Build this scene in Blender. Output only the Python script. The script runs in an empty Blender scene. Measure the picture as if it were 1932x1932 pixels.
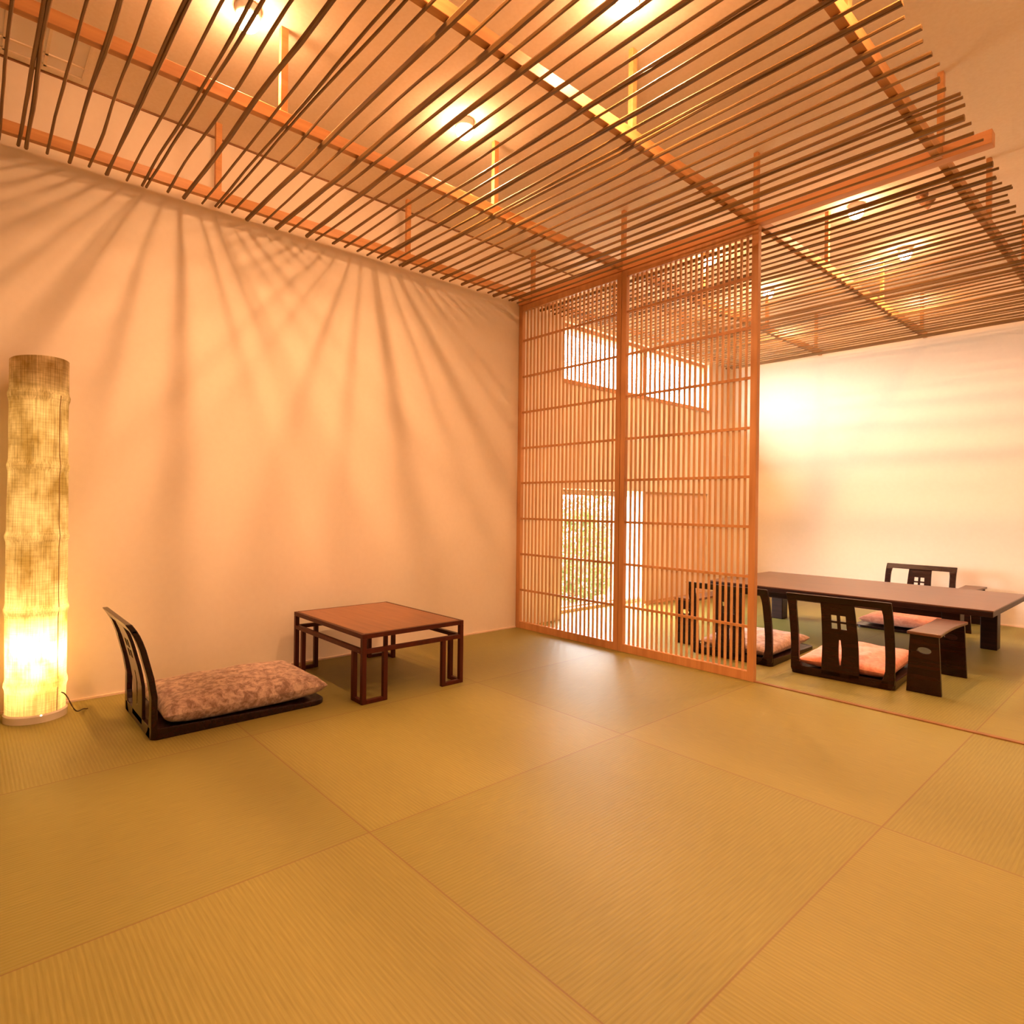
import bpy, math, random
from mathutils import Vector, Matrix, noise

random.seed(7)
SC = bpy.context.scene
COL = SC.collection

# ------------------------------------------------------------------ camera
YAW, FPX, CX, CY, ROLL = 0.8365, 1152.89, 968.165, 953.21, 0.0123
fw = Vector((-math.sin(YAW), math.cos(YAW), 0))
rt = Vector((math.cos(YAW), math.sin(YAW), 0))
up = Vector((0, 0, 1))
r3 = rt * math.cos(ROLL) + up * math.sin(ROLL)
u3 = up * math.cos(ROLL) - rt * math.sin(ROLL)
cam_data = bpy.data.cameras.new('camera')
cam_data.sensor_width = 36.0
cam_data.lens = FPX / 1932 * 36.0
cam_data.shift_x = -(CX - 966) / 1932
cam_data.shift_y = (CY - 966) / 1932
cam_data.clip_start = 0.02
cam = bpy.data.objects.new('camera', cam_data)
COL.objects.link(cam)
m = Matrix(((r3.x, u3.x, -fw.x, 0), (r3.y, u3.y, -fw.y, 0), (r3.z, u3.z, -fw.z, 1.0), (0, 0, 0, 1)))
cam.matrix_world = m
SC.camera = cam

# ------------------------------------------------------------------ world / exposure
SC.view_settings.view_transform = 'Standard'
SC.view_settings.look = 'None'
SC.view_settings.gamma = 1
SC.view_settings.use_curve_mapping = False
SC.view_settings.exposure = 0.18
LAMP_POWER = 190.0         # emission of each bare ceiling bulb
LAMP_COL = (1.0, 0.50, 0.235)
BEAM_W = 80.0             # downward beam of each lamp
SKY = 38.0
world = bpy.data.worlds.new('overcast_sky')
SC.world = world
world.use_nodes = True
wn = world.node_tree
wn.nodes.clear()
wo = wn.nodes.new('ShaderNodeOutputWorld')
wb = wn.nodes.new('ShaderNodeBackground')
wg = wn.nodes.new('ShaderNodeTexCoord')
wsep = wn.nodes.new('ShaderNodeSeparateXYZ')
wr = wn.nodes.new('ShaderNodeValToRGB')
wr.color_ramp.elements[0].position = 0.45
wr.color_ramp.elements[0].color = (0.30, 0.30, 0.28, 1)
wr.color_ramp.elements[1].position = 0.56
wr.color_ramp.elements[1].color = (1.0, 0.95, 0.93, 1)
wmap = wn.nodes.new('ShaderNodeMath'); wmap.operation = 'MULTIPLY_ADD'
wmap.inputs[1].default_value = 0.5; wmap.inputs[2].default_value = 0.5
wn.links.new(wg.outputs['Generated'], wsep.inputs[0])
wn.links.new(wsep.outputs['Z'], wmap.inputs[0])
wn.links.new(wmap.outputs[0], wr.inputs[0])
wn.links.new(wr.outputs[0], wb.inputs['Color'])
wb.inputs['Strength'].default_value = SKY
wn.links.new(wb.outputs[0], wo.inputs['Surface'])
try:
    world.cycles.sampling_method = 'AUTOMATIC'
except Exception:
    pass


def portal(name, y0, y1, z0, z1, x):
    ld = bpy.data.lights.new(name, 'AREA')
    ld.shape = 'RECTANGLE'
    ld.size = y1 - y0
    ld.size_y = z1 - z0
    ld.cycles.is_portal = True
    o = bpy.data.objects.new(name, ld)
    COL.objects.link(o)
    o.location = (x, (y0 + y1) / 2, (z0 + z1) / 2)
    o.rotation_euler = Vector((-1, 0, 0)).to_track_quat('Z', 'Y').to_euler()
    return o


# ------------------------------------------------------------------ materials
def new_mat(name):
    mt = bpy.data.materials.new(name)
    mt.use_nodes = True
    nt = mt.node_tree
    b = nt.nodes['Principled BSDF']
    return mt, nt, b


def coords(nt, scale=(1, 1, 1), space='Object'):
    tc = nt.nodes.new('ShaderNodeTexCoord')
    mp = nt.nodes.new('ShaderNodeMapping')
    mp.inputs['Scale'].default_value = scale
    nt.links.new(tc.outputs[space], mp.inputs[0])
    return mp.outputs[0]


def ramp(nt, fac, c0, c1, p0=0.3, p1=0.7):
    r = nt.nodes.new('ShaderNodeValToRGB')
    r.color_ramp.elements[0].position = p0
    r.color_ramp.elements[0].color = (*c0, 1)
    r.color_ramp.elements[1].position = p1
    r.color_ramp.elements[1].color = (*c1, 1)
    nt.links.new(fac, r.inputs[0])
    return r.outputs[0]


def bump(nt, b, height, strength=0.2, dist=0.01):
    bp = nt.nodes.new('ShaderNodeBump')
    bp.inputs['Strength'].default_value = strength
    bp.inputs['Distance'].default_value = dist
    nt.links.new(height, bp.inputs['Height'])
    nt.links.new(bp.outputs[0], b.inputs['Normal'])


def noise_mat(name, c0, c1, scale=(8, 8, 8), rough=0.5, bstr=0.1, bdist=0.003, detail=4, nscale=1.0, spec=0.5, coat=0.0):
    mt, nt, b = new_mat(name)
    v = coords(nt, scale)
    n = nt.nodes.new('ShaderNodeTexNoise')
    n.inputs['Scale'].default_value = nscale
    n.inputs['Detail'].default_value = detail
    nt.links.new(v, n.inputs['Vector'])
    nt.links.new(ramp(nt, n.outputs['Fac'], c0, c1), b.inputs['Base Color'])
    b.inputs['Roughness'].default_value = rough
    b.inputs['Specular IOR Level'].default_value = spec
    b.inputs['Coat Weight'].default_value = coat
    b.inputs['Coat Roughness'].default_value = 0.15
    if bstr:
        bump(nt, b, n.outputs['Fac'], bstr, bdist)
    return mt


M = {}
M['plaster'] = noise_mat('plaster', (0.86, 0.755, 0.63), (0.88, 0.775, 0.65), (30, 30, 30), 0.85, 0.08, 0.002, 6, 1.0, 0.2)
M['ceiling'] = noise_mat('ceiling_plaster', (0.90, 0.76, 0.60), (0.94, 0.81, 0.66), (60, 60, 60), 0.9, 0.2, 0.002, 6, 1.0, 0.1)
M['beam'] = noise_mat('beam_cedar', (0.50, 0.22, 0.07), (0.66, 0.33, 0.12), (30, 2, 30), 0.45, 0.1, 0.001)
M['header'] = noise_mat('header_cedar', (0.58, 0.24, 0.08), (0.68, 0.32, 0.12), (2, 30, 30), 0.45, 0.1, 0.001)
M['bamboo'] = noise_mat('split_bamboo', (0.15, 0.075, 0.020), (0.25, 0.135, 0.038), (4, 60, 60), 0.5, 0.15, 0.001)
M['screen'] = noise_mat('screen_cedar', (0.50, 0.23, 0.085), (0.64, 0.32, 0.13), (30, 30, 2), 0.45, 0.1, 0.001)
M['screen_bar'] = noise_mat('screen_bar_cedar', (0.60, 0.32, 0.14), (0.72, 0.42, 0.20), (30, 30, 2), 0.45, 0.05, 0.001)
M['lacquer'] = noise_mat('dark_lacquered_wood', (0.012, 0.0025, 0.002), (0.024, 0.005, 0.003), (4, 40, 40), 0.26, 0.05, 0.0005, 4, 1, 0.3, 0.0)
M['rosewood'] = noise_mat('red_brown_wood', (0.055, 0.009, 0.004), (0.085, 0.014, 0.005), (30, 30, 3), 0.4, 0.05, 0.0005, 4, 1, 0.2)
M['lowtop'] = noise_mat('warm_brown_tabletop', (0.27, 0.10, 0.035), (0.37, 0.15, 0.055), (3, 40, 40), 0.32, 0.05, 0.0005)
M['bigtop'] = noise_mat('polished_slab_top', (0.10, 0.04, 0.022), (0.16, 0.066, 0.036), (2, 30, 30), 0.3, 0.04, 0.0005, 5, 1, 0.4, 0.1)
M['edgewood'] = noise_mat('dark_slab_edge', (0.014, 0.004, 0.0025), (0.03, 0.009, 0.005), (4, 30, 60), 0.4, 0.15, 0.002, 4, 1, 0.2)
M['trimwood'] = noise_mat('brown_trim', (0.22, 0.10, 0.035), (0.32, 0.15, 0.05), (20, 3, 30), 0.5, 0.05, 0.001)
M['palewood'] = noise_mat('pale_sill', (0.42, 0.26, 0.16), (0.55, 0.36, 0.24), (30, 2, 30), 0.45, 0.05, 0.001)
M['orangewood'] = noise_mat('orange_window_frame', (0.55, 0.24, 0.10), (0.66, 0.32, 0.14), (30, 3, 30), 0.5, 0.05, 0.001)
M['white'] = noise_mat('white_painted_metal', (0.80, 0.79, 0.77), (0.84, 0.83, 0.81), (5, 5, 5), 0.4, 0.0)
M['dark'] = noise_mat('dark_metal', (0.03, 0.03, 0.03), (0.05, 0.045, 0.04), (5, 5, 5), 0.4, 0.0)
M['fusuma'] = noise_mat('sliding_door_paper', (0.82, 0.62, 0.48), (0.86, 0.68, 0.54), (8, 8, 8), 0.8, 0.05, 0.001)
M['palepanel'] = noise_mat('pale_pink_panel', (0.93, 0.84, 0.76), (0.95, 0.87, 0.80), (5, 5, 5), 0.9, 0.0)
M['cord'] = noise_mat('brown_flex', (0.06, 0.03, 0.015), (0.09, 0.05, 0.02), (5, 5, 5), 0.5, 0.0)
M['soil'] = noise_mat('garden_soil', (0.10, 0.085, 0.05), (0.18, 0.15, 0.09), (3, 3, 3), 0.95, 0.3, 0.02)
M['bark'] = noise_mat('bark', (0.10, 0.07, 0.04), (0.18, 0.13, 0.08), (20, 20, 5), 0.9, 0.3, 0.005)
M['fence'] = noise_mat('bamboo_fence', (0.34, 0.26, 0.15), (0.48, 0.38, 0.23), (40, 40, 2), 0.7, 0.2, 0.003)
M['plinth'] = noise_mat('clear_glass_ring', (0.80, 0.72, 0.60), (0.86, 0.80, 0.70), (5, 5, 5), 0.1, 0.0, coat=1.0)


def mat_leaf(name, c0, c1):
    mt, nt, b = new_mat(name)
    v = coords(nt, (7, 7, 7))
    n = nt.nodes.new('ShaderNodeTexNoise'); n.inputs['Scale'].default_value = 2
    nt.links.new(v, n.inputs['Vector'])
    c = ramp(nt, n.outputs['Fac'], c0, c1)
    nt.links.new(c, b.inputs['Base Color'])
    b.inputs['Roughness'].default_value = 0.55
    tr = nt.nodes.new('ShaderNodeBsdfTranslucent')
    nt.links.new(c, tr.inputs['Color'])
    mx = nt.nodes.new('ShaderNodeMixShader'); mx.inputs[0].default_value = 0.35
    nt.links.new(b.outputs[0], mx.inputs[1]); nt.links.new(tr.outputs[0], mx.inputs[2])
    nt.links.new(mx.outputs[0], nt.nodes['Material Output'].inputs['Surface'])
    return mt


M['leaf_a'] = mat_leaf('leaf_yellow_green', (0.06, 0.085, 0.018), (0.15, 0.17, 0.045))
M['leaf_b'] = mat_leaf('leaf_olive', (0.06, 0.055, 0.025), (0.14, 0.115, 0.055))
M['leaf_c'] = mat_leaf('leaf_fresh_green', (0.07, 0.12, 0.03), (0.16, 0.21, 0.07))


def mat_glass():
    mt = bpy.data.materials.new('window_glass')
    mt.use_nodes = True
    nt = mt.node_tree
    nt.nodes.clear()
    o = nt.nodes.new('ShaderNodeOutputMaterial')
    t = nt.nodes.new('ShaderNodeBsdfTransparent'); t.inputs[0].default_value = (0.95, 0.97, 0.97, 1)
    g = nt.nodes.new('ShaderNodeBsdfGlossy'); g.inputs['Roughness'].default_value = 0.02
    mx = nt.nodes.new('ShaderNodeMixShader'); mx.inputs[0].default_value = 0.05
    nt.links.new(t.outputs[0], mx.inputs[1]); nt.links.new(g.outputs[0], mx.inputs[2])
    nt.links.new(mx.outputs[0], o.inputs['Surface'])
    return mt


def mat_frosted():
    mt, nt, b = new_mat('frosted_glass')
    b.inputs['Base Color'].default_value = (0.85, 0.84, 0.83, 1)
    b.inputs['Roughness'].default_value = 0.3
    tr = nt.nodes.new('ShaderNodeBsdfTranslucent'); tr.inputs[0].default_value = (0.9, 0.88, 0.87, 1)
    v = coords(nt, (3, 3, 3)); n = nt.nodes.new('ShaderNodeTexNoise'); n.inputs['Scale'].default_value = 1.0
    nt.links.new(v, n.inputs['Vector'])
    nt.links.new(ramp(nt, n.outputs['Fac'], (0.86, 0.84, 0.82), (0.92, 0.90, 0.88)), tr.inputs[0])
    mx = nt.nodes.new('ShaderNodeMixShader'); mx.inputs[0].default_value = 0.75
    nt.links.new(b.outputs[0], mx.inputs[1]); nt.links.new(tr.outputs[0], mx.inputs[2])
    nt.links.new(mx.outputs[0], nt.nodes['Material Output'].inputs['Surface'])
    return mt


M['glass'] = mat_glass()
M['frosted'] = mat_frosted()


def mat_bulb(name, col, strength):
    mt = bpy.data.materials.new(name)
    mt.use_nodes = True
    nt = mt.node_tree
    nt.nodes.clear()
    o = nt.nodes.new('ShaderNodeOutputMaterial')
    e = nt.nodes.new('ShaderNodeEmission')
    e.inputs['Color'].default_value = (*col, 1)
    e.inputs['Strength'].default_value = strength
    nt.links.new(e.outputs[0], o.inputs['Surface'])
    return mt


M['bulb'] = mat_bulb('lit_ceiling_bulb', LAMP_COL, LAMP_POWER)
M['paper_bulb_low'] = mat_bulb('lit_lower_bulb', (1.0, 0.66, 0.28), 290.0)
M['paper_bulb_high'] = mat_bulb('lit_upper_bulb', (1.0, 0.66, 0.28), 11.0)

TX0, TY0, TDX, TDY = -3.704, -0.307, 1.0203, 1.2357


def mat_tatami():
    mt, nt, b = new_mat('tatami')
    L = nt.links
    geo = nt.nodes.new('ShaderNodeNewGeometry')
    sep = nt.nodes.new('ShaderNodeSeparateXYZ')
    L.new(geo.outputs['Position'], sep.inputs[0])

    def mth(op, a, bb=None, c=None):
        n = nt.nodes.new('ShaderNodeMath'); n.operation = op
        for i, q in enumerate((a, bb, c)):
            if q is None:
                continue
            if isinstance(q, (int, float)):
                n.inputs[i].default_value = q
            else:
                L.new(q, n.inputs[i])
        return n.outputs[0]
    ux = mth('DIVIDE', mth('SUBTRACT', sep.outputs['X'], TX0), TDX)
    uy = mth('DIVIDE', mth('SUBTRACT', sep.outputs['Y'], TY0), TDY)
    par = mth('PINGPONG', mth('ADD', mth('FLOOR', ux), mth('FLOOR', uy)), 1.0)   # 0 / 1 checkerboard
    # seams: distance in metres to nearest tile line
    dx = mth('MULTIPLY', mth('ABSOLUTE', mth('SUBTRACT', mth('FRACT', mth('ADD', ux, 0.5)), 0.5)), TDX)
    dy = mth('MULTIPLY', mth('ABSOLUTE', mth('SUBTRACT', mth('FRACT', mth('ADD', uy, 0.5)), 0.5)), TDY)
    dm = mth('MINIMUM', dx, dy)
    seam = nt.nodes.new('ShaderNodeMapRange')
    seam.inputs['From Min'].default_value = 0.0006
    seam.inputs['From Max'].default_value = 0.0040
    L.new(dm, seam.inputs['Value'])
    # ribs: along X in one kind of tile, along Y in the other
    rx = mth('SINE', mth('MULTIPLY', sep.outputs['Y'], 2 * math.pi / 0.0125))
    ry = mth('SINE', mth('MULTIPLY', sep.outputs['X'], 2 * math.pi / 0.0125))
    rib = nt.nodes.new('ShaderNodeMix'); rib.data_type = 'FLOAT'
    L.new(par, rib.inputs[0]); L.new(rx, rib.inputs[2]); L.new(ry, rib.inputs[3])
    ribv = rib.outputs[0]
    # fibre noise
    cmb = nt.nodes.new('ShaderNodeCombineXYZ')
    sx = nt.nodes.new('ShaderNodeMix'); sx.data_type = 'FLOAT'
    sx.inputs[2].default_value = 12; sx.inputs[3].default_value = 260
    sy = nt.nodes.new('ShaderNodeMix'); sy.data_type = 'FLOAT'
    sy.inputs[2].default_value = 260; sy.inputs[3].default_value = 12
    L.new(par, sx.inputs[0]); L.new(par, sy.inputs[0])
    L.new(mth('MULTIPLY', sep.outputs['X'], sx.outputs[0]), cmb.inputs[0])
    L.new(mth('MULTIPLY', sep.outputs['Y'], sy.outputs[0]), cmb.inputs[1])
    nz = nt.nodes.new('ShaderNodeTexNoise'); nz.inputs['Scale'].default_value = 1.0; nz.inputs['Detail'].default_value = 3
    L.new(cmb.outputs[0], nz.inputs['Vector'])
    tcol = ramp(nt, nz.outputs['Fac'], (0.245, 0.212, 0.052), (0.31, 0.27, 0.070), 0.25, 0.75)
    # the two weave directions read slightly differently
    mixd = nt.nodes.new('ShaderNodeMix'); mixd.data_type = 'RGBA'; mixd.blend_type = 'MULTIPLY'
    L.new(par, mixd.inputs[0])
    L.new(tcol, mixd.inputs[6]); mixd.inputs[7].default_value = (0.93, 0.94, 0.92, 1)
    ribc = nt.nodes.new('ShaderNodeMix'); ribc.data_type = 'RGBA'; ribc.blend_type = 'MULTIPLY'
    ribf = nt.nodes.new('ShaderNodeMapRange')
    ribf.inputs['From Min'].default_value = 1.0; ribf.inputs['From Max'].default_value = -1.0
    ribf.inputs['To Min'].default_value = 0.0; ribf.inputs['To Max'].default_value = 0.5
    L.new(ribv, ribf.inputs['Value'])
    L.new(ribf.outputs[0], ribc.inputs[0])
    L.new(mixd.outputs[2], ribc.inputs[6]); ribc.inputs[7].default_value = (0.78, 0.74, 0.66, 1)
    fin = nt.nodes.new('ShaderNodeMix'); fin.data_type = 'RGBA'
    L.new(seam.outputs[0], fin.inputs[0])
    fin.inputs[6].default_value = (0.20, 0.125, 0.04, 1)
    L.new(ribc.outputs[2], fin.inputs[7])
    L.new(fin.outputs[2], b.inputs['Base Color'])
    b.inputs['Roughness'].default_value = 0.48
    b.inputs['Specular IOR Level'].default_value = 0.36
    hsum = mth('MULTIPLY_ADD', ribv, 0.5, mth('MULTIPLY', nz.outputs['Fac'], 0.3))
    bump(nt, b, mth('MULTIPLY', hsum, seam.outputs[0]), 0.25, 0.0012)
    return mt


M['tatami'] = mat_tatami()


def mat_cushion(name, c0, c1, c2):
    mt, nt, b = new_mat(name)
    v = coords(nt, (1, 1, 1))
    n = nt.nodes.new('ShaderNodeTexNoise'); n.inputs['Scale'].default_value = 30; n.inputs['Detail'].default_value = 7
    n.inputs['Distortion'].default_value = 0.5; n.inputs['Roughness'].default_value = 0.7
    nt.links.new(v, n.inputs['Vector'])
    r = nt.nodes.new('ShaderNodeValToRGB')
    e = r.color_ramp.elements
    e[0].position = 0.42; e[0].color = (*c0, 1)
    e[1].position = 0.60; e[1].color = (*c2, 1)
    k = e.new(0.5); k.color = (*c1, 1)
    nt.links.new(n.outputs['Fac'], r.inputs[0])
    nt.links.new(r.outputs[0], b.inputs['Base Color'])
    b.inputs['Roughness'].default_value = 0.9
    b.inputs['Sheen Weight'].default_value = 0.2
    bump(nt, b, n.outputs['Fac'], 0.3, 0.002)
    return mt


M['cush_mauve'] = mat_cushion('mottled_mauve_cloth', (0.26, 0.16, 0.13), (0.42, 0.29, 0.24), (0.60, 0.44, 0.36))
M['cush_orange'] = mat_cushion('orange_cloth', (0.72, 0.24, 0.13), (0.80, 0.30, 0.17), (0.84, 0.35, 0.21))
M['cush_brown'] = mat_cushion('dull_pink_brown_cloth', (0.34, 0.20, 0.14), (0.44, 0.27, 0.19), (0.54, 0.35, 0.25))


def mat_shade():
    mt, nt, b = new_mat('woven_paper_shade')
    L = nt.links
    tc = nt.nodes.new('ShaderNodeTexCoord')

    def nz(scale, det, sc):
        mp = nt.nodes.new('ShaderNodeMapping'); mp.inputs['Scale'].default_value = sc
        L.new(tc.outputs['Object'], mp.inputs[0])
        n = nt.nodes.new('ShaderNodeTexNoise'); n.inputs['Scale'].default_value = scale; n.inputs['Detail'].default_value = det
        L.new(mp.outputs[0], n.inputs['Vector'])
        return n.outputs['Fac']
    big = nz(1.0, 5, (9, 9, 6))
    fine = nz(1.0, 2, (230, 230, 6))
    hor = nz(1.0, 2, (10, 10, 190))
    c = ramp(nt, big, (0.42, 0.30, 0.11), (0.93, 0.80, 0.50), 0.36, 0.62)
    mul = nt.nodes.new('ShaderNodeMix'); mul.data_type = 'RGBA'; mul.blend_type = 'MULTIPLY'; mul.inputs[0].default_value = 0.6
    L.new(c, mul.inputs[6]); L.new(ramp(nt, fine, (0.45, 0.42, 0.36), (1, 1, 1), 0.35, 0.6), mul.inputs[7])
    mul2 = nt.nodes.new('ShaderNodeMix'); mul2.data_type = 'RGBA'; mul2.blend_type = 'MULTIPLY'; mul2.inputs[0].default_value = 0.35
    L.new(mul.outputs[2], mul2.inputs[6]); L.new(ramp(nt, hor, (0.5, 0.45, 0.4), (1, 1, 1), 0.35, 0.6), mul2.inputs[7])
    L.new(mul2.outputs[2], b.inputs['Base Color'])
    b.inputs['Roughness'].default_value = 0.7
    tr = nt.nodes.new('ShaderNodeBsdfTranslucent')
    L.new(mul2.outputs[2], tr.inputs['Color'])
    mx = nt.nodes.new('ShaderNodeMixShader'); mx.inputs[0].default_value = 0.72
    L.new(b.outputs[0], mx.inputs[1]); L.new(tr.outputs[0], mx.inputs[2])
    L.new(mx.outputs[0], nt.nodes['Material Output'].inputs['Surface'])
    return mt


M['shade'] = mat_shade()


# ------------------------------------------------------------------ mesh builder
class MB:
    def __init__(self):
        self.v = []; self.f = []

    def box(self, x0, x1, y0, y1, z0, z1):
        n = len(self.v)
        self.v += [(x, y, z) for z in (z0, z1) for y in (y0, y1) for x in (x0, x1)]
        for q in ((0, 2, 3, 1), (4, 5, 7, 6), (0, 1, 5, 4), (2, 6, 7, 3), (0, 4, 6, 2), (1, 3, 7, 5)):
            self.f.append(tuple(n + i for i in q))
        return self

    def tube(self, pts, rad, seg=8, cap=True):
        pts = [Vector(p) for p in pts]
        n0 = len(self.v)
        N = len(pts)
        for i, p in enumerate(pts):
            t = (pts[min(i + 1, N - 1)] - pts[max(i - 1, 0)]).normalized()
            ref = Vector((0, 0, 1)) if abs(t.z) < 0.9 else Vector((1, 0, 0))
            a = t.cross(ref).normalized(); b = t.cross(a).normalized()
            r = rad[i] if isinstance(rad, (list, tuple)) else rad
            for k in range(seg):
                th = 2 * math.pi * k / seg
                q = p + a * math.cos(th) * r + b * math.sin(th) * r
                self.v.append(tuple(q))
        for i in range(N - 1):
            for k in range(seg):
                k2 = (k + 1) % seg
                self.f.append((n0 + i * seg + k, n0 + i * seg + k2, n0 + (i + 1) * seg + k2, n0 + (i + 1) * seg + k))
        if cap:
            self.f.append(tuple(n0 + k for k in range(seg))[::-1])
            self.f.append(tuple(n0 + (N - 1) * seg + k for k in range(seg)))
        return self

    def lathe(self, prof, cx=0, cy=0, seg=32, closed=False):
        n0 = len(self.v)
        N = len(prof)
        for (r, z) in prof:
            for k in range(seg):
                th = 2 * math.pi * k / seg
                self.v.append((cx + r * math.cos(th), cy + r * math.sin(th), z))
        rng = N if closed else N - 1
        for i in range(rng):
            j = (i + 1) % N
            for k in range(seg):
                k2 = (k + 1) % seg
                self.f.append((n0 + i * seg + k, n0 + i * seg + k2, n0 + j * seg + k2, n0 + j * seg + k))
        if not closed:
            if prof[0][0] > 1e-6:
                self.f.append(tuple(n0 + k for k in range(seg))[::-1])
            if prof[-1][0] > 1e-6:
                self.f.append(tuple(n0 + (N - 1) * seg + k for k in range(seg)))
        return self

    def prism(self, poly, z0, z1):
        n0 = len(self.v); N = len(poly)
        self.v += [(x, y, z0) for x, y in poly] + [(x, y, z1) for x, y in poly]
        self.f.append(tuple(range(n0, n0 + N))[::-1])
        self.f.append(tuple(range(n0 + N, n0 + 2 * N)))
        for i in range(N):
            j = (i + 1) % N
            self.f.append((n0 + i, n0 + j, n0 + N + j, n0 + N + i))
        return self

    def build(self, name, mat, parent=None, smooth=False, bevel=0.0, segs=2):
        off = Vector((0, 0, 0))
        if parent is not None and not parent.get('_local'):
            p = parent
            while p is not None:
                off += p.location
                p = p.parent
        me = bpy.data.meshes.new(name)
        me.from_pydata([(x - off.x, y - off.y, z - off.z) for x, y, z in self.v], [], self.f)
        me.validate()
        import bmesh
        bm = bmesh.new(); bm.from_mesh(me)
        bmesh.ops.recalc_face_normals(bm, faces=bm.faces)
        bm.to_mesh(me); bm.free()
        me.materials.append(mat)
        o = bpy.data.objects.new(name, me)
        COL.objects.link(o)
        if parent is not None:
            o.parent = parent
            if parent.get('_local'):
                o['_local'] = 1
        if smooth:
            for pl in me.polygons:
                pl.use_smooth = True
            try:
                me.set_sharp_from_angle(angle=math.radians(40))
            except Exception:
                pass
        if bevel:
            md = o.modifiers.new('bevel', 'BEVEL'); md.width = bevel; md.segments = segs
            md.limit_method = 'ANGLE'; md.angle_limit = math.radians(40)
        return o


def thing(name, label, cat, loc=(0, 0, 0), rz=0.0, group=None, local=False):
    o = bpy.data.objects.new(name, None)
    o.empty_display_size = 0.1
    COL.objects.link(o)
    o.location = loc; o.rotation_euler = (0, 0, rz)
    o['label'] = label; o['category'] = cat
    if group:
        o['group'] = group
    if local:
        o['_local'] = 1
    return o


def tag(o, label, cat, group=None):
    o['label'] = label; o['category'] = cat
    if group:
        o['group'] = group
    return o


def struct(o):
    o['kind'] = 'structure'
    return o


def copy_tree(o, parent=None):
    c = o.copy()
    COL.objects.link(c)
    if parent is not None:
        c.parent = parent
    for ch in list(o.children):
        copy_tree(ch, c)
    return c


# ------------------------------------------------------------------ the room
WX, YB, ZC, YF, XR = -3.704, 6.78, 3.055, -2.4, 2.6
WT = 0.30                                  # thickness of the window wall
W1 = (3.93, 6.34)                          # span of both openings along the wall

struct(MB().box(WX - WT, XR + 0.1, YF - 0.1, YB + 0.1, -0.08, 0.0).build('floor', M['tatami']))
struct(MB().box(WX - WT, XR + 0.1, YF - 0.1, YB + 0.1, ZC, ZC + 0.08).build('ceiling', M['ceiling']))
w = MB()
w.box(WX - WT, WX, YF - 0.1, W1[0], 0, ZC)
w.box(WX - WT, WX, W1[1], YB + 0.1, 0, ZC)
w.box(WX - WT, WX, W1[0], W1[1], 1.155, 2.11)
w.box(WX - WT, WX, W1[0], W1[1], 2.635, ZC)
struct(w.build('wall_left', M['plaster']))
struct(MB().box(WX, XR, YB, YB + 0.1, 0, ZC).build('wall_back', M['plaster']))
struct(MB().box(XR, XR + 0.1, YF, YB, 0, ZC).build('wall_right', M['plaster']))
struct(MB().box(WX, XR + 0.1, YF - 0.1, YF, 0, ZC).build('wall_front', M['plaster']))
struct(MB().box(WX, WX + 0.010, YF, 3.38, 0, 0.010).build('baseboard_left', M['fusuma']))
struct(MB().box(WX, XR, YB - 0.010, YB, 0, 0.010).build('baseboard_back', M['fusuma']))
# brown moulding where the window wall meets the ceiling
struct(MB().box(WX, WX + 0.008, YF, YB, ZC - 0.009, ZC).build('trim_1', M['trimwood']))
# threshold between the two bays
struct(MB().box(-1.69, XR, 3.385, 3.412, 0.0, 0.006).build('trim_2', M['trimwood']))

# high window
fx0, fx1 = WX - 0.10, WX - 0.05
wf = MB()
wf.box(fx0, fx1, W1[0], W1[1], 2.11, 2.14)
wf.box(fx0, fx1, W1[0], W1[1], 2.60, 2.635)
wf.box(fx0, fx1, W1[0], W1[0] + 0.03, 2.14, 2.60)
wf.box(fx0, fx1, W1[1] - 0.03, W1[1], 2.14, 2.60)
wf.box(fx0, fx1, 5.15, 5.19, 2.14, 2.60)
win1 = struct(wf.build('window_1', M['orangewood']))
MB().box(fx0 + 0.02, fx0 + 0.026, W1[0] + 0.03, 5.15, 2.14, 2.60).build('pane', M['glass'], win1)
MB().box(fx0 + 0.02, fx0 + 0.026, 5.19, W1[1] - 0.03, 2.14, 2.60).build('pane', M['glass'], win1)
MB().box(WX - 0.12, WX + 0.012, W1[0] - 0.02, W1[1] + 0.02, 2.085, 2.11).build('sill', M['orangewood'], win1)

# low opening: glass sliding door on the garden, frosted leaf beside it, papered leaf in the wall plane
gx0, gx1 = -4.0, -3.965
g = MB()
g.box(gx0, gx1, W1[0], 5.06, 1.105, 1.155)
g.box(gx0, gx1, W1[0], 5.06, 0.0, 0.045)
g.box(gx0, gx1, W1[0], W1[0] + 0.045, 0.045, 1.105)
g.box(gx0, gx1, 4.99, 5.06, 0.045, 1.105)
d1 = struct(g.build('door_1', M['palewood']))
MB().box(gx0 + 0.014, gx0 + 0.020, W1[0] + 0.045, 4.99, 0.045, 1.105).build('pane', M['glass'], d1)
g = MB()
hx0, hx1 = -3.955, -3.925
g.box(hx0, hx1, 5.02, 5.62, 1.105, 1.155)
g.box(hx0, hx1, 5.02, 5.62, 0.0, 0.04)
g.box(hx0, hx1, 5.02, 5.07, 0.04, 1.105)
g.box(hx0, hx1, 5.57, 5.62, 0.04, 1.105)
d2 = struct(g.build('door_2', M['white']))
MB().box(hx0 + 0.01, hx0 + 0.018, 5.07, 5.57, 0.04, 1.105).build('pane', M['frosted'], d2)
MB().box(hx1, hx1 + 0.014, 5.17, 5.195, 0.55, 0.66).build('handle', M['dark'], d2, bevel=0.004)
g = MB()
kx0, kx1 = WX - 0.05, WX - 0.022
ky0, ky1 = 5.17, W1[1]
g.box(kx0, kx1, ky0, ky1, 0.012, 0.035).box(kx0, kx1, ky0, ky1, 1.13, 1.155)
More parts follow.
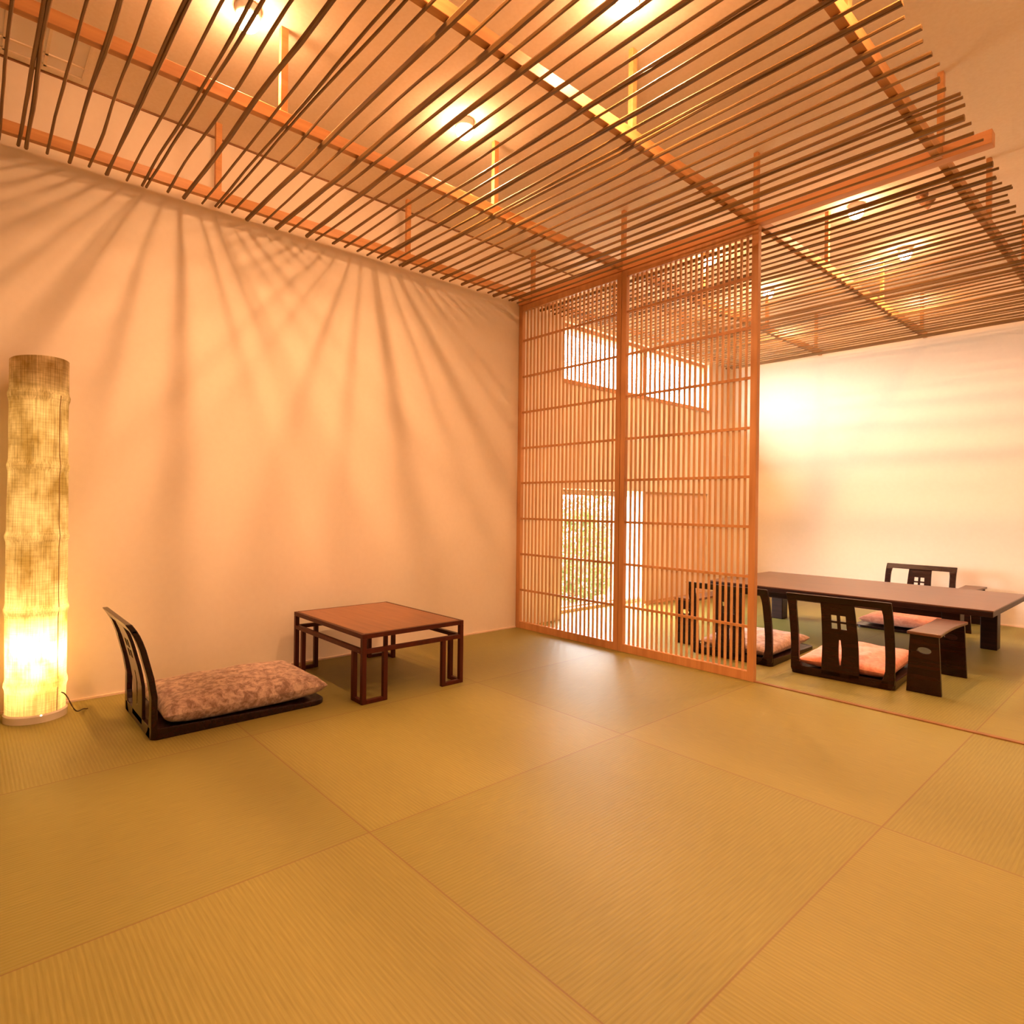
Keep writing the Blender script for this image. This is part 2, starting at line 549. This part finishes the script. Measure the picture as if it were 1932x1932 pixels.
g.box(kx0, kx1, ky0, ky0 + 0.022, 0.035, 1.13).box(kx0, kx1, ky1 - 0.022, ky1, 0.035, 1.13)
d3 = struct(g.build('door_3', M['screen_bar']))
MB().box(kx0 + 0.008, kx1 - 0.006, ky0 + 0.022, ky1 - 0.022, 0.035, 1.13).build('panel', M['fusuma'], d3)
# raised sill board running under the doors
struct(MB().box(-4.0, -3.90, W1[0], W1[1], 0.0, 0.03).build('trim_3', M['palewood']))
struct(MB().box(WX - 0.06, WX + 0.0, ky0, ky1, 0.0, 0.012).build('trim_4', M['screen_bar']))
portal('window_portal_high', W1[0], W1[1], 2.11, 2.635, WX - WT - 0.02)
portal('window_portal_low', W1[0], W1[1], 0.0, 1.155, WX - WT - 0.02)

# ------------------------------------------------------------------ hanging lattice ceiling
can = thing('hanging_lattice', 'wide overhead lattice of thin bamboo slats hung from the ceiling on wooden posts', 'ceiling lattice', (-2.1, 3.4, 2.66))
ZB0, ZB1 = 2.636, 2.69
for bx in (-3.56, -2.652, -1.697, -0.80):
    MB().box(bx - 0.017, bx + 0.017, -1.15, 3.368, ZB0, ZB1).build('beam', M['beam'], can, bevel=0.002)
    MB().box(bx - 0.017, bx + 0.017, 3.432, YB - 0.002, ZB0, ZB1).build('beam', M['beam'], can, bevel=0.002)
    for hy in (-0.15, 1.02, 2.225, 3.40, 4.43, 5.55, 6.66):
        MB().box(bx - 0.013, bx + 0.013, hy - 0.016, hy + 0.016, ZB1 - 0.002, ZC).build('hanger', M['beam'], can, bevel=0.002)
MB().box(-3.70, -0.60, 3.37, 3.43, 2.632, 2.695).build('header_beam', M['header'], can, bevel=0.003)


def slat(y, k):
    pair = k % 2 == 1 and random.random() < 0.75
    xl = -3.63 + random.uniform(-0.015, 0.015)
    xr = -0.625 + random.uniform(-0.025, 0.015)
    mb = MB()
    tilt = random.uniform(-0.012, 0.012)

    def rod(dy0, dy1, r, ph):
        pts = []; rr = []
        n = 25
        for i in range(n):
            t = i / (n - 1)
            x = xl + (xr - xl) * t
            q = noise.noise(Vector((x * 1.4, y * 9 + ph, 0.3)))
            q2 = noise.noise(Vector((x * 1.1, y * 7 + ph, 5.3)))
            q3 = noise.noise(Vector((x * 4.1, y * 7 + ph, 9.3)))
            yy = y + dy0 * (1 - t) + dy1 * t + tilt * (t - .5) + 0.011 * q + 0.003 * q3
            pts.append((x, yy, 2.636 - r * 1.02 - abs(0.004 * q2)))
            rr.append(r * (1 + 0.18 * q3))
        mb.tube(pts, rr, 6)
    if pair:
        a = random.uniform(0.006, 0.018); b = random.uniform(0.001, 0.010)
        if random.random() < 0.5:
            a, b = b, a
        if random.random() < 0.2:
            b = -b
        r = random.uniform(0.0066, 0.0078)
        rod(-a, -b, r, 0.0)
        rod(a, b, r * random.uniform(0.85, 1.1), 31.0)
    else:
        rod(0, 0, (0.0065 if k % 2 == 0 else 0.0120) * random.uniform(0.9, 1.1), 0.0)
    mb.build('slat', M['bamboo'], can, smooth=True)


yy = 0.195 - 0.0842 * 15
kk = 0
while yy < YB - 0.03:
    if not (3.352 < yy < 3.45):
        slat(yy + random.uniform(-0.006, 0.006), kk)
    kk += 1
    yy += 0.0842

# ------------------------------------------------------------------ ceiling bulbs
LIGHTS = [(-2.645, 0.867), (-2.625, 1.985), (-1.533, 1.968), (-2.625, 4.49), (-1.527, 4.465), (-2.655, 5.575), (-1.512, 5.47),
          (-1.56, 0.885), (-0.45, 0.885), (-0.45, 2.02), (0.95, 2.0), (0.95, 4.5)]  # last two bulbs are unseen, added as fill for the right side
LLAB = ['lit bare ceiling bulb at top left, nearest the long plain wall',
        'second lit ceiling bulb along the plain wall, above the middle of the lattice',
        'lit bare ceiling bulb at top centre above a bright hanging post',
        'lit ceiling bulb glimpsed through the top of the right screen panel',
        'brightest lit ceiling bulb beyond the screen, right of its tall edge post',
        'small lit ceiling bulb beyond the screen, just right of its edge post',
        'lit ceiling bulb nearest the back wall, on the right',
        'lit ceiling bulb out of the picture above the lattice, near bay, second row',
        'lit ceiling bulb out of the picture, near bay, open side of the lattice',
        'lit ceiling bulb out of the picture, near bay, open side by the header',
        'unseen ceiling bulb added for fill, out of the picture right of the lattice, near bay',
        'unseen ceiling bulb added for fill, out of the picture right of the lattice, far bay']
lamp0 = thing('ceiling_lamp', LLAB[0], 'ceiling light', (LIGHTS[0][0], LIGHTS[0][1], ZC), 0, 'bare bulbs above the lattice', local=True)
MB().lathe([(0.0, -0.036), (0.046, -0.036), (0.050, -0.028), (0.050, 0.0)], seg=24).build('socket', M['white'], lamp0, smooth=True)
prof = [(0.0, -0.096)]
for i in range(1, 8):
    th = math.radians(90 * i / 8)
    prof.append((0.047 * math.sin(th), -0.046 - 0.050 * math.cos(th)))
prof += [(0.047, -0.046), (0.044, -0.036)]
MB().lathe(prof, seg=16).build('bulb', M['bulb'], lamp0, smooth=True)
bd = bpy.data.lights.new('lamp_beam', 'SPOT')
bd.energy = BEAM_W; bd.color = LAMP_COL; bd.spot_size = math.radians(150); bd.spot_blend = 1.0; bd.shadow_soft_size = 0.018
bo = bpy.data.objects.new('lamp_beam', bd); COL.objects.link(bo); bo.parent = lamp0; bo.location = (0, 0, -0.108)
for i, (lx, ly) in enumerate(LIGHTS[1:], 1):
    c = copy_tree(lamp0); c.location = (lx, ly, ZC); c['label'] = LLAB[i]
sp = thing('spotlight', 'small unlit brown spotlight on the ceiling right of the brightest far bulb', 'spotlight', (-1.18, 4.60, ZC), 0, None, local=True)
MB().lathe([(0.0, -0.02), (0.035, -0.02), (0.035, 0.0)], seg=20).build('mount', M['trimwood'], sp, smooth=True)
MB().tube([(0, 0, -0.015), (0.01, 0.0, -0.05), (0.05, 0.02, -0.085)], [0.012, 0.03, 0.036], 14).build('lamp_head', M['trimwood'], sp, smooth=True)

# gridded panel, far left ceiling, stands in for an unidentified pale grid
vt = thing('ceiling_panel', 'pale gridded panel on the ceiling at the top left corner', 'ceiling hatch', (-3.42, 0.15, ZC))
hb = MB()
hb.box(-3.64, -3.22, -0.32, 0.42, ZC - 0.004, ZC).build('panel', M['palepanel'], vt)
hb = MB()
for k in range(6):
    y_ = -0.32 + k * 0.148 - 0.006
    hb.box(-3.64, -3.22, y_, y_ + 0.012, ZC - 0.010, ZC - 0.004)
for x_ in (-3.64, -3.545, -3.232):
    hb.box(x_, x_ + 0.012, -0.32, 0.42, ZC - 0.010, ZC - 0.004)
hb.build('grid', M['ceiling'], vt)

# ------------------------------------------------------------------ lattice screens
RZ = [0.312, 0.603, 0.892, 1.182, 1.466, 1.757, 2.048, 2.342]


def screen(x0, x1, label):
    r = thing('lattice_screen', label, 'screen', ((x0 + x1) / 2, 3.40, 0), 0, 'panels of the tall wooden screen')
    y0, y1 = 3.382, 3.418
    MB().box(x0, x0 + 0.04, y0, y1, 0, 2.630).build('stile', M['screen'], r, bevel=0.002)
    MB().box(x1 - 0.04, x1, y0, y1, 0, 2.630).build('stile', M['screen'], r, bevel=0.002)
    MB().box(x0 + 0.04, x1 - 0.04, y0 + 0.002, y1 - 0.002, 2.585, 2.630).build('top_rail', M['screen'], r, bevel=0.002)
    MB().box(x0 + 0.04, x1 - 0.04, y0 + 0.002, y1 - 0.002, 0.0, 0.055).build('bottom_rail', M['screen'], r, bevel=0.002)
    for z in RZ:
        MB().box(x0 + 0.04, x1 - 0.04, 3.391, 3.401, z - 0.008, z + 0.008).build('cross_rail', M['screen'], r)
    n = 23
    for i in range(n):
        x = x0 + 0.04 + (x1 - x0 - 0.08) * (i + 1) / (n + 1)
        MB().box(x - 0.006, x + 0.006, 3.401, 3.413, 0.055, 2.585).build('bar', M['screen_bar'], r)
    return r


screen(WX + 0.002, -2.654, 'tall narrow wooden lattice screen panel touching the left wall')
screen(-2.650, -1.672, 'tall wooden lattice screen panel nearer the camera, with the free edge post')

# ------------------------------------------------------------------ bamboo-paper floor lamp
LX, LY = -3.555, 0.262
fl = thing('floor_lamp', 'tall glowing bamboo-like paper cylinder lamp standing against the left wall', 'floor lamp', (LX, LY, 0))
R0 = 0.112
seg = 48


def shade_r(z):
    r = R0 * (1.0 + 0.02 * math.sin(z * 3.1))
    for zn in (1.47, 1.15, 0.83, 0.50, 0.16):
        r += 0.007 * math.exp(-((z - zn) / 0.016) ** 2)
    return r


zs = [0.035 + i * (1.635 - 0.035) / 120 for i in range(121)]
sm = MB()
n0 = 0
for z in zs:
    for k in range(seg):
        th = 2 * math.pi * k / seg
        rr = shade_r(z) + 0.0025 * noise.noise(Vector((math.cos(th) * 2, math.sin(th) * 2, z * 3)))
        zz = z + (0.012 * math.sin(th + 1.0) if z > 1.6 else 0)
        sm.v.append((LX + rr * math.cos(th), LY + rr * math.sin(th), zz))
for i in range(len(zs) - 1):
    for k in range(seg):
        k2 = (k + 1) % seg
        sm.f.append((i * seg + k, i * seg + k2, (i + 1) * seg + k2, (i + 1) * seg + k))
sm.build('lamp_shade', M['shade'], fl, smooth=True)
# overlap strip of the rolled sheet, seen as a dark vertical seam
sth = math.radians(38)
MB().tube([(LX + (shade_r(z) + 0.001) * math.cos(sth), LY + (shade_r(z) + 0.001) * math.sin(sth), z) for z in zs[::4] if z < 1.48], 0.0016, 5).build('seam', M['trimwood'], fl)
MB().lathe([(R0 - 0.006, 0.0), (R0 + 0.008, 0.0), (R0 + 0.008, 0.03), (R0 + 0.002, 0.036), (R0 - 0.006, 0.036)], LX, LY, 48, closed=True).build('base_ring', M['plinth'], fl, smooth=True)
MB().lathe([(0, 0.0), (R0 - 0.008, 0.0), (R0 - 0.008, 0.012), (0.0, 0.012)], LX, LY, 32).build('base', M['palewood'], fl)
MB().tube([(LX, LY, 0.012), (LX, LY, 1.50)], 0.006, 8).build('stem', M['dark'], fl)


def bulb(z, r):
    pf = []
    for i in range(11):
        th = math.pi * i / 10
        pf.append((r * math.sin(th) if 0 < i < 10 else 0.0, z - r * math.cos(th)))
    return MB().lathe(pf, LX + 0.022, LY, 16)


bulb(0.30, 0.032).build('bulb', M['paper_bulb_low'], fl, smooth=True)
MB().tube([(LX + 0.022, LY, 0.52), (LX + 0.022, LY, 1.48)], 0.012, 10).build('tube', M['paper_bulb_high'], fl, smooth=True)
cd = []
for i in range(15):
    t = i / 14
    cd.append((LX + 0.10 + 0.05 * math.sin(t * 5) * t - 0.02 * t, LY + 0.085 + 0.11 * t, 0.115 * (1 - t) ** 2 + 0.004 + (0.02 * math.sin(t * 9) * (1 - t) if t < .9 else 0)))
MB().tube(cd, 0.0028, 6).build('cord', M['cord'], fl, smooth=True)


# ------------------------------------------------------------------ floor chairs
def prof_y(z):
    pts = [(0.0, 0.0), (0.18, 0.0), (0.26, -0.013), (0.32, -0.028), (0.38, -0.043), (0.43, -0.060), (0.46, -0.074), (0.50, -0.100)]
    for (z0, y0), (z1, y1) in zip(pts, pts[1:]):
        if z <= z1:
            t = (z - z0) / (z1 - z0)
            return y0 + (y1 - y0) * t
    return pts[-1][1]


def curved_cells(us, vs, thick, holes=(), uf=None):
    """solid curved panel made of cells; holes = set of (iu, iv) left out"""
    mb = MB()
    nu, nv = len(us), len(vs)

    def vid(i, j, s):
        return (j * nu + i) * 2 + s
    for j in range(nv):
        for i in range(nu):
            x = us[i] if uf is None else uf(us[i], vs[j])
            y = prof_y(vs[j])
            mb.v.append((x, y, vs[j])); mb.v.append((x, y + thick, vs[j]))
    solid = lambda i, j: 0 <= i < nu - 1 and 0 <= j < nv - 1 and (i, j) not in holes
    for j in range(nv - 1):
        for i in range(nu - 1):
            if not solid(i, j):
                continue
            mb.f.append((vid(i, j, 0), vid(i + 1, j, 0), vid(i + 1, j + 1, 0), vid(i, j + 1, 0)))
            mb.f.append((vid(i, j, 1), vid(i, j + 1, 1), vid(i + 1, j + 1, 1), vid(i + 1, j, 1)))
            if not solid(i - 1, j): mb.f.append((vid(i, j, 0), vid(i, j + 1, 0), vid(i, j + 1, 1), vid(i, j, 1)))
            if not solid(i + 1, j): mb.f.append((vid(i + 1, j, 0), vid(i + 1, j, 1), vid(i + 1, j + 1, 1), vid(i + 1, j + 1, 0)))
            if not solid(i, j - 1): mb.f.append((vid(i, j, 0), vid(i, j, 1), vid(i + 1, j, 1), vid(i + 1, j, 0)))
            if not solid(i, j + 1): mb.f.append((vid(i, j + 1, 0), vid(i + 1, j + 1, 0), vid(i + 1, j + 1, 1), vid(i, j + 1, 1)))
    return mb


CW = 0.276     # half width


def make_chair(label):
    r = thing('floor_chair', label, 'chair', (0, 0, 0), 0, 'legless dark wooden floor chairs', local=True)
    zs_ = [0.0, 0.01, 0.03, 0.06, 0.10, 0.14, 0.18, 0.22, 0.26, 0.30, 0.34, 0.38, 0.42, 0.445, 0.470]
    for s in (-1, 1):
        def uf(u, z, s=s):
            wdt = 0.046 + 0.050 * max(0.0, 1 - z / 0.11) ** 2 + (0.012 * max(0.0, (z - 0.40) / 0.07) ** 2)
            inset = 0.018 * max(0.0, 1 - z / 0.035) ** 2
            top_in = 0.0
            return s * (CW - inset - u * wdt + top_in)
        curved_cells([0, 0.33, 0.66, 1], zs_, 0.024, (), uf).build('side_post', M['lacquer'], r, smooth=False, bevel=0.004)
    curved_cells([-CW, -CW + 0.01, -0.1, 0, 0.1, CW - 0.01, CW], [0.454, 0.466, 0.482, 0.496], 0.024).build('top_rail', M['lacquer'], r, bevel=0.005)
    us = [-0.095, -0.060, -0.041, -0.009, 0.009, 0.041, 0.060, 0.095]
    vs = [0.02, 0.05, 0.09, 0.14, 0.19, 0.24, 0.28, 0.305, 0.339, 0.352, 0.386, 0.42, 0.456]
    holes = set()
    for j in (7, 9):
        holes.add((2, j)); holes.add((4, j))
    for j in (2, 3, 4):
        holes.add((3, j))

    def spl(u, z):
        k = 1.0 + 0.08 * (0.25 - z) / 0.25
        if abs(u) <= 0.009 and z < 0.26:
            return u * (0.9 if 0.1 < z < 0.2 else 0.5)
        return u * k
    curved_cells(us, vs, 0.014, holes, spl).build('splat', M['lacquer'], r, bevel=0.0025)
    # bent-ply seat: a thin tray with rounded corners, thick at the back and thin at the front
    D = 0.775
    out = []
    rc = 0.07
    for (cx_, cy_, a0) in ((CW - rc, D - rc, 0), (-CW + rc, D - rc, 90), (-CW + 0.03, 0.03, 180), (CW - 0.03, 0.03, 270)):
        rr = rc if cy_ > 0.3 else 0.03
        for k in range(7):
            th = math.radians(a0 + 90 * k / 6)
            out.append((cx_ + rr * math.cos(th), cy_ + rr * math.sin(th)))
    sb = MB()
    N = len(out)
    for (x, y) in out:
        sb.v.append((x, y, 0.0))
    for (x, y) in out:
        sb.v.append((x, y, 0.050 - 0.030 * min(1, y / D)))
    inn = [(x * 0.90, 0.5 * D + (y - 0.5 * D) * 0.93) for x, y in out]
    for (x, y) in inn:
        sb.v.append((x, y, 0.034 - 0.016 * min(1, y / D)))
    for i in range(N):
        j = (i + 1) % N
        sb.f.append((i, j, N + j, N + i))
        sb.f.append((N + i, N + j, 2 * N + j, 2 * N + i))
    sb.f.append(tuple(range(N))[::-1])
    sb.f.append(tuple(range(2 * N, 3 * N)))
    sb.build('seat', M['lacquer'], r, bevel=0.003)
    return r


chairA = make_chair('dark wooden legless floor chair beside the glowing lamp, mottled cushion on it')
chairA.location = (-3.155, 0.592, 0.0); chairA.rotation_euler = (0, 0, 0.0)


def put_chair(loc, rz, label):
    c = copy_tree(chairA); c.location = loc; c.rotation_euler = (0, 0, rz); c['label'] = label
    return c


put_chair((-1.358, 3.800, 0), math.radians(4), 'dark wooden floor chair with bright orange cushion, back to the camera at the long table')
put_chair((-2.030, 3.775, 0), math.radians(3), 'dark wooden floor chair half hidden behind the lattice screen, at the long table')
put_chair((-1.650, 6.46, 0), math.radians(180), 'dark wooden floor chair on the far side of the long table, facing the camera')


def cushion(x0, x1, y0, y1, h, nx=28, ny=30, seed=0, pw=0.34, wrinkle=0.014):
    mb = MB()
    for s in (1, -1):
        for j in range(ny + 1):
            for i in range(nx + 1):
                u = -1 + 2 * i / nx; v = -1 + 2 * j / ny
                e = max(0.0, (1 - abs(u) ** 2.6)) ** pw * max(0.0, (1 - abs(v) ** 2.6)) ** pw
                pin = 1 - 0.045 * (1 - abs(v) ** 2) if True else 1
                pin2 = 1 - 0.045 * (1 - abs(u) ** 2)
                x = (x0 + x1) / 2 + (x1 - x0) / 2 * u * pin
                y = (y0 + y1) / 2 + (y1 - y0) / 2 * v * pin2
                nz = noise.noise(Vector((x * 7 + seed, y * 7, s * 2.0))) * wrinkle * e + noise.noise(Vector((x * 19 + seed, y * 13, s))) * wrinkle * 0.35 * e
                z = (h * 0.5 * e if s > 0 else -h * 0.42 * min(1.0, e * 1.5)) + (nz if s > 0 else 0)
                mb.v.append((x, y, z + h * 0.42))
    nn = (nx + 1) * (ny + 1)
    for s in (0, 1):
        for j in range(ny):
            for i in range(nx):
                a = s * nn + j * (nx + 1) + i
                q = (a, a + 1, a + nx + 2, a + nx + 1)
                mb.f.append(q if s == 0 else q[::-1])
    # weld rim
    idx = {}
    for j in range(ny + 1):
        for i in range(nx + 1):
            if i in (0, nx) or j in (0, ny):
                idx[nn + j * (nx + 1) + i] = j * (nx + 1) + i
    mb.f = [tuple(idx.get(k, k) for k in f) for f in mb.f]
    return mb


def put_cushion(loc, rz, hw, d, h, mat, label, seed, y_front=0.04):
    mb = cushion(-hw, hw, y_front, y_front + d, h, seed=seed)
    o = mb.build('floor_cushion', mat, None, smooth=True)
    md = o.modifiers.new('sub', 'SUBSURF'); md.levels = 1; md.render_levels = 1
    o.location = loc; o.rotation_euler = (0, 0, rz)
    tag(o, label, 'cushion', 'square cushions on the floor chairs')
    return o


put_cushion((-3.150, 0.590, 0.034), 0.0, 0.272, 0.75, 0.130, M['cush_mauve'], 'puffy mottled mauve-brown cushion on the floor chair beside the lamp', 3.0)
put_cushion((-1.358, 3.800, 0.036), math.radians(4), 0.258, 0.71, 0.095, M['cush_orange'], 'bright orange-pink cushion on the chair with its back to the camera, beside the armrest', 9.0)
put_cushion((-2.030, 3.775, 0.036), math.radians(3), 0.258, 0.71, 0.095, M['cush_brown'], 'dull pink-brown cushion on the chair half behind the screen', 14.0)
put_cushion((-1.650, 6.46, 0.034), math.radians(180), 0.255, 0.72, 0.080, M['cush_orange'], 'salmon-pink cushion on the far chair, seen beneath the long tabletop', 21.0)

# ------------------------------------------------------------------ low square table
TX0_, TX1_, TY0_, TY1_, TH = -3.575, -2.735, 1.478, 2.105, 0.350
lt = thing('low_table', 'small low square table with brown top and openwork dark legs, by the left wall', 'table', ((TX0_ + TX1_) / 2, (TY0_ + TY1_) / 2, 0))
MB().box(TX0_ + 0.02, TX1_ - 0.02, TY0_ + 0.02, TY1_ - 0.02, TH - 0.018, TH).build('tabletop', M['lowtop'], lt, bevel=0.002)
ef = MB()
ef.box(TX0_, TX1_, TY0_, TY0_ + 0.02, TH - 0.024, TH - 0.0005).box(TX0_, TX1_, TY1_ - 0.02, TY1_, TH - 0.024, TH - 0.0005)
ef.box(TX0_, TX0_ + 0.02, TY0_ + 0.02, TY1_ - 0.02, TH - 0.024, TH - 0.0005).box(TX1_ - 0.02, TX1_, TY0_ + 0.02, TY1_ - 0.02, TH - 0.024, TH - 0.0005)
ef.build('edge_frame', M['rosewood'], lt, bevel=0.002)
ps = 0.024
RT0, RT1 = 0.250, 0.272
for sx, sy in ((0, 0), (1, 0), (0, 1), (1, 1)):
    lb = MB()
    cx0 = TX0_ if sx == 0 else TX1_ - ps
    cy0 = TY0_ if sy == 0 else TY1_ - ps
    lb.box(cx0, cx0 + ps, cy0, cy0 + ps, 0, TH - 0.024)
    dx_ = 0.095 * (1 if sx == 0 else -1); dy_ = 0.120 * (1 if sy == 0 else -1)
    lb.box(cx0 + dx_, cx0 + dx_ + ps, cy0, cy0 + ps, 0, RT0)
    lb.box(cx0, cx0 + ps, cy0 + dy_, cy0 + dy_ + ps, 0, RT0)
    xa, xb = sorted((cx0 + (ps if sx == 0 else 0), cx0 + dx_ + (0 if sx == 0 else ps)))
    lb.box(xa, xb, cy0, cy0 + ps, 0, 0.02)
    ya, yb_ = sorted((cy0 + (ps if sy == 0 else 0), cy0 + dy_ + (0 if sy == 0 else ps)))
    lb.box(cx0, cx0 + ps, ya, yb_, 0, 0.02)
    lb.build('leg', M['rosewood'], lt, bevel=0.002)
for yq in (TY0_, TY1_ - ps):
    MB().box(TX0_ + ps, TX1_ - ps, yq, yq + ps, RT0, RT1).build('stretcher', M['rosewood'], lt, bevel=0.002)
for xq in (TX0_, TX1_ - ps):
    MB().box(xq, xq + ps, TY0_ + ps, TY1_ - ps, RT0, RT1).build('stretcher', M['rosewood'], lt, bevel=0.002)

# ------------------------------------------------------------------ long table
BX0, BX1, BY0, BY1, BH = -2.68, -0.785, 4.60, 5.72, 0.400
bt = thing('long_table', 'long low dining table with polished dark slab top beyond the screen', 'table', ((BX0 + BX1) / 2, (BY0 + BY1) / 2, 0))
poly = []
nE = 26
for i in range(nE):
    x = BX0 + (BX1 - BX0) * i / nE
    poly.append((x, BY0 + 0.010 * noise.noise(Vector((x * 3, 1.0, 0)))))
for i in range(8):
    poly.append((BX1 + (0.0), BY0 + (BY1 - BY0) * i / 8))
for i in range(nE):
    x = BX1 + (BX0 - BX1) * i / nE
    poly.append((x, BY1 + 0.010 * noise.noise(Vector((x * 3, 7.0, 0)))))
for i in range(8):
    poly.append((BX0, BY1 + (BY0 - BY1) * i / 8))
MB().prism(poly, BH - 0.008, BH).build('tabletop', M['bigtop'], bt, bevel=0.002)
cxm, cym = (BX0 + BX1) / 2, (BY0 + BY1) / 2
MB().prism([(cxm + (x - cxm) * 0.998, cym + (y - cym) * 0.997) for x, y in poly], BH - 0.042, BH - 0.008).build('edge', M['edgewood'], bt, bevel=0.004)
for lx, ly in ((BX0 + 0.12, BY0 + 0.10), (BX0 + 0.12, BY1 - 0.21), (BX1 - 0.285, BY0 + 0.10), (BX1 - 0.232, BY1 - 0.21)):
    if True:
        MB().box(lx, lx + 0.10, ly, ly + 0.11, 0, BH - 0.042).build('leg', M['edgewood'], bt, bevel=0.005)
for ly in (BY0 + 0.14, BY1 - 0.17):
    MB().box(BX0 + 0.22, BX1 - 0.24, ly, ly + 0.03, BH - 0.10, BH - 0.042).build('apron', M['edgewood'], bt)


# ------------------------------------------------------------------ armrests
def holed_panel(w_bot, w_top, h, y, thick, hz, rx, rz_, n=40):
    mb = MB()
    poly = [(-w_bot / 2, 0), (w_bot / 2, 0), (w_top / 2, h), (-w_top / 2, h)]

    def out(th):
        d = (math.cos(th), math.sin(th)); best = None
        for i in range(4):
            (ax, az), (bx, bz) = poly[i], poly[(i + 1) % 4]
            ex, ez = bx - ax, bz - az
            den = d[0] * ez - d[1] * ex
            if abs(den) < 1e-9: continue
            t = (ax * ez - (az - hz) * ex) / den
            s_ = ((d[1] * ax - d[0] * (az - hz)) / den) * -1
            s_ = ((ax * d[1] - (az - hz) * d[0]) / den)
            if t > 0 and -1e-6 <= s_ <= 1 + 1e-6 and (best is None or t < best):
                best = t
        return (d[0] * best, hz + d[1] * best)
    angs = [2 * math.pi * k / n for k in range(n)] + [math.atan2(pz - hz, px) % (2 * math.pi) for px, pz in poly]
    angs = sorted(set(round(a, 5) for a in angs))
    N = len(angs)
    for yy_ in (y, y + thick):
        for a in angs:
            mb.v.append((rx * math.cos(a), yy_, hz + rz_ * math.sin(a)))
        for a in angs:
            ox, oz = out(a)
            mb.v.append((ox, yy_, oz))
    for k in range(N):
        j = (k + 1) % N
        mb.f.append((k, j, N + j, N + k))
        mb.f.append((2 * N + k, 3 * N + k, 3 * N + j, 2 * N + j))
        mb.f.append((k, 2 * N + k, 2 * N + j, j))
        mb.f.append((N + k, N + j, 3 * N + j, 3 * N + k))
    return mb


def make_armrest(label):
    r = thing('armrest', label, 'armrest', (0, 0, 0), 0, 'bench-like armrests beside the floor chairs', local=True)
    H, Ln = 0.335, 0.60
    holed_panel(0.165, 0.135, H - 0.018, 0.012, 0.020, 0.235, 0.034, 0.018).build('end_panel', M['lacquer'], r, bevel=0.0015)
    holed_panel(0.165, 0.135, H - 0.018, Ln - 0.032, 0.020, 0.235, 0.034, 0.018).build('end_panel', M['lacquer'], r, bevel=0.0015)
    top = []
    n = 16
    for i in range(n + 1):
        t = i / n
        top.append((0.080 - 0.014 * math.sin(math.pi * t), Ln * t))
    for i in range(n + 1):
        t = 1 - i / n
        top.append((-0.080 + 0.014 * math.sin(math.pi * t), Ln * t))
    MB().prism(top, H - 0.018, H).build('arm_top', M['bigtop'], r, bevel=0.004)
    return r


arm = make_armrest('dark wooden armrest with handle hole, right of the orange-cushioned chair')
arm.location = (-0.965, 3.885, 0)
c = copy_tree(arm); c.location = (-2.475, 3.93, 0); c['label'] = 'dark wooden armrest seen through the screen, left of the half-hidden chair'
c = copy_tree(arm); c.location = (-1.265, 6.08, 0); c['label'] = 'dark wooden armrest by the back wall, behind the right end of the long table'

# ------------------------------------------------------------------ the garden outside
gs = MB().box(-14, WX - WT, -4, 16, -0.40, -0.30).build('ground_outside', M['soil'])
struct(gs)


def shrub(name, x, y, r, h, mat, label, n, lsz, seed):
    random.seed(seed)
    t = thing(name, label, 'shrub', (x, y, -0.30), 0, 'garden shrubs outside the glass door')
    st = MB()
    for k in range(7):
        a = random.uniform(0, 6.28); q = random.uniform(0.3, 0.8)
        st.tube([(x, y, -0.30), (x + q * r * 0.4 * math.cos(a), y + q * r * 0.4 * math.sin(a), -0.30 + h * 0.4), (x + q * r * math.cos(a), y + q * r * math.sin(a), -0.30 + h * random.uniform(0.7, 0.95))], [0.018, 0.011, 0.004], 6)
    st.build('stem', M['bark'], t)
    lv = MB()
    for k in range(n):
        a = random.uniform(0, 6.28); zz = random.random()
        prof_r = r * (0.45 + 0.75 * math.sin(math.pi * min(1, zz * 0.9 + 0.12))) * random.uniform(0.45, 1.0)
        p = Vector((x + prof_r * math.cos(a), y + prof_r * math.sin(a), -0.30 + 0.05 + zz * h))
        d = Vector((random.uniform(-1, 1), random.uniform(-1, 1), random.uniform(-0.6, 1))).normalized()
        s = d.cross(Vector((random.uniform(-1, 1), random.uniform(-1, 1), random.uniform(-1, 1)))).normalized()
        L_ = lsz * random.uniform(0.7, 1.3)
        n0 = len(lv.v)
        nn_ = d.cross(s) * L_ * 0.12
        for q in (p, p + d * L_ * 0.5 + s * L_ * 0.28 + nn_, p + d * L_, p + d * L_ * 0.5 - s * L_ * 0.28 + nn_):
            lv.v.append(tuple(q))
        lv.f.append((n0, n0 + 1, n0 + 2, n0 + 3))
    o = lv.build('foliage', mat, t)
    return t


shrub('garden_shrub', -5.6, 6.15, 0.55, 1.15, M['leaf_a'], 'yellow-green garden shrub outside, low at the left of the glass door', 1800, 0.085, 1)
shrub('garden_shrub', -6.1, 7.75, 0.55, 1.15, M['leaf_b'], 'olive-brown garden shrub outside, low at the right of the glass door', 1800, 0.075, 2)
shrub('garden_tree', -8.1, 10.2, 0.75, 2.2, M['leaf_c'], 'taller fresh-green garden bush outside, at the upper right of the glass door', 1600, 0.13, 3)
shrub('garden_shrub', -7.8, 8.3, 0.8, 1.35, M['leaf_b'], 'grey-green garden shrub outside, further back behind the others', 1800, 0.09, 4)

# builder's markers are not needed once the scene stands
for o in bpy.data.objects:
    if '_local' in o.keys():
        del o['_local']
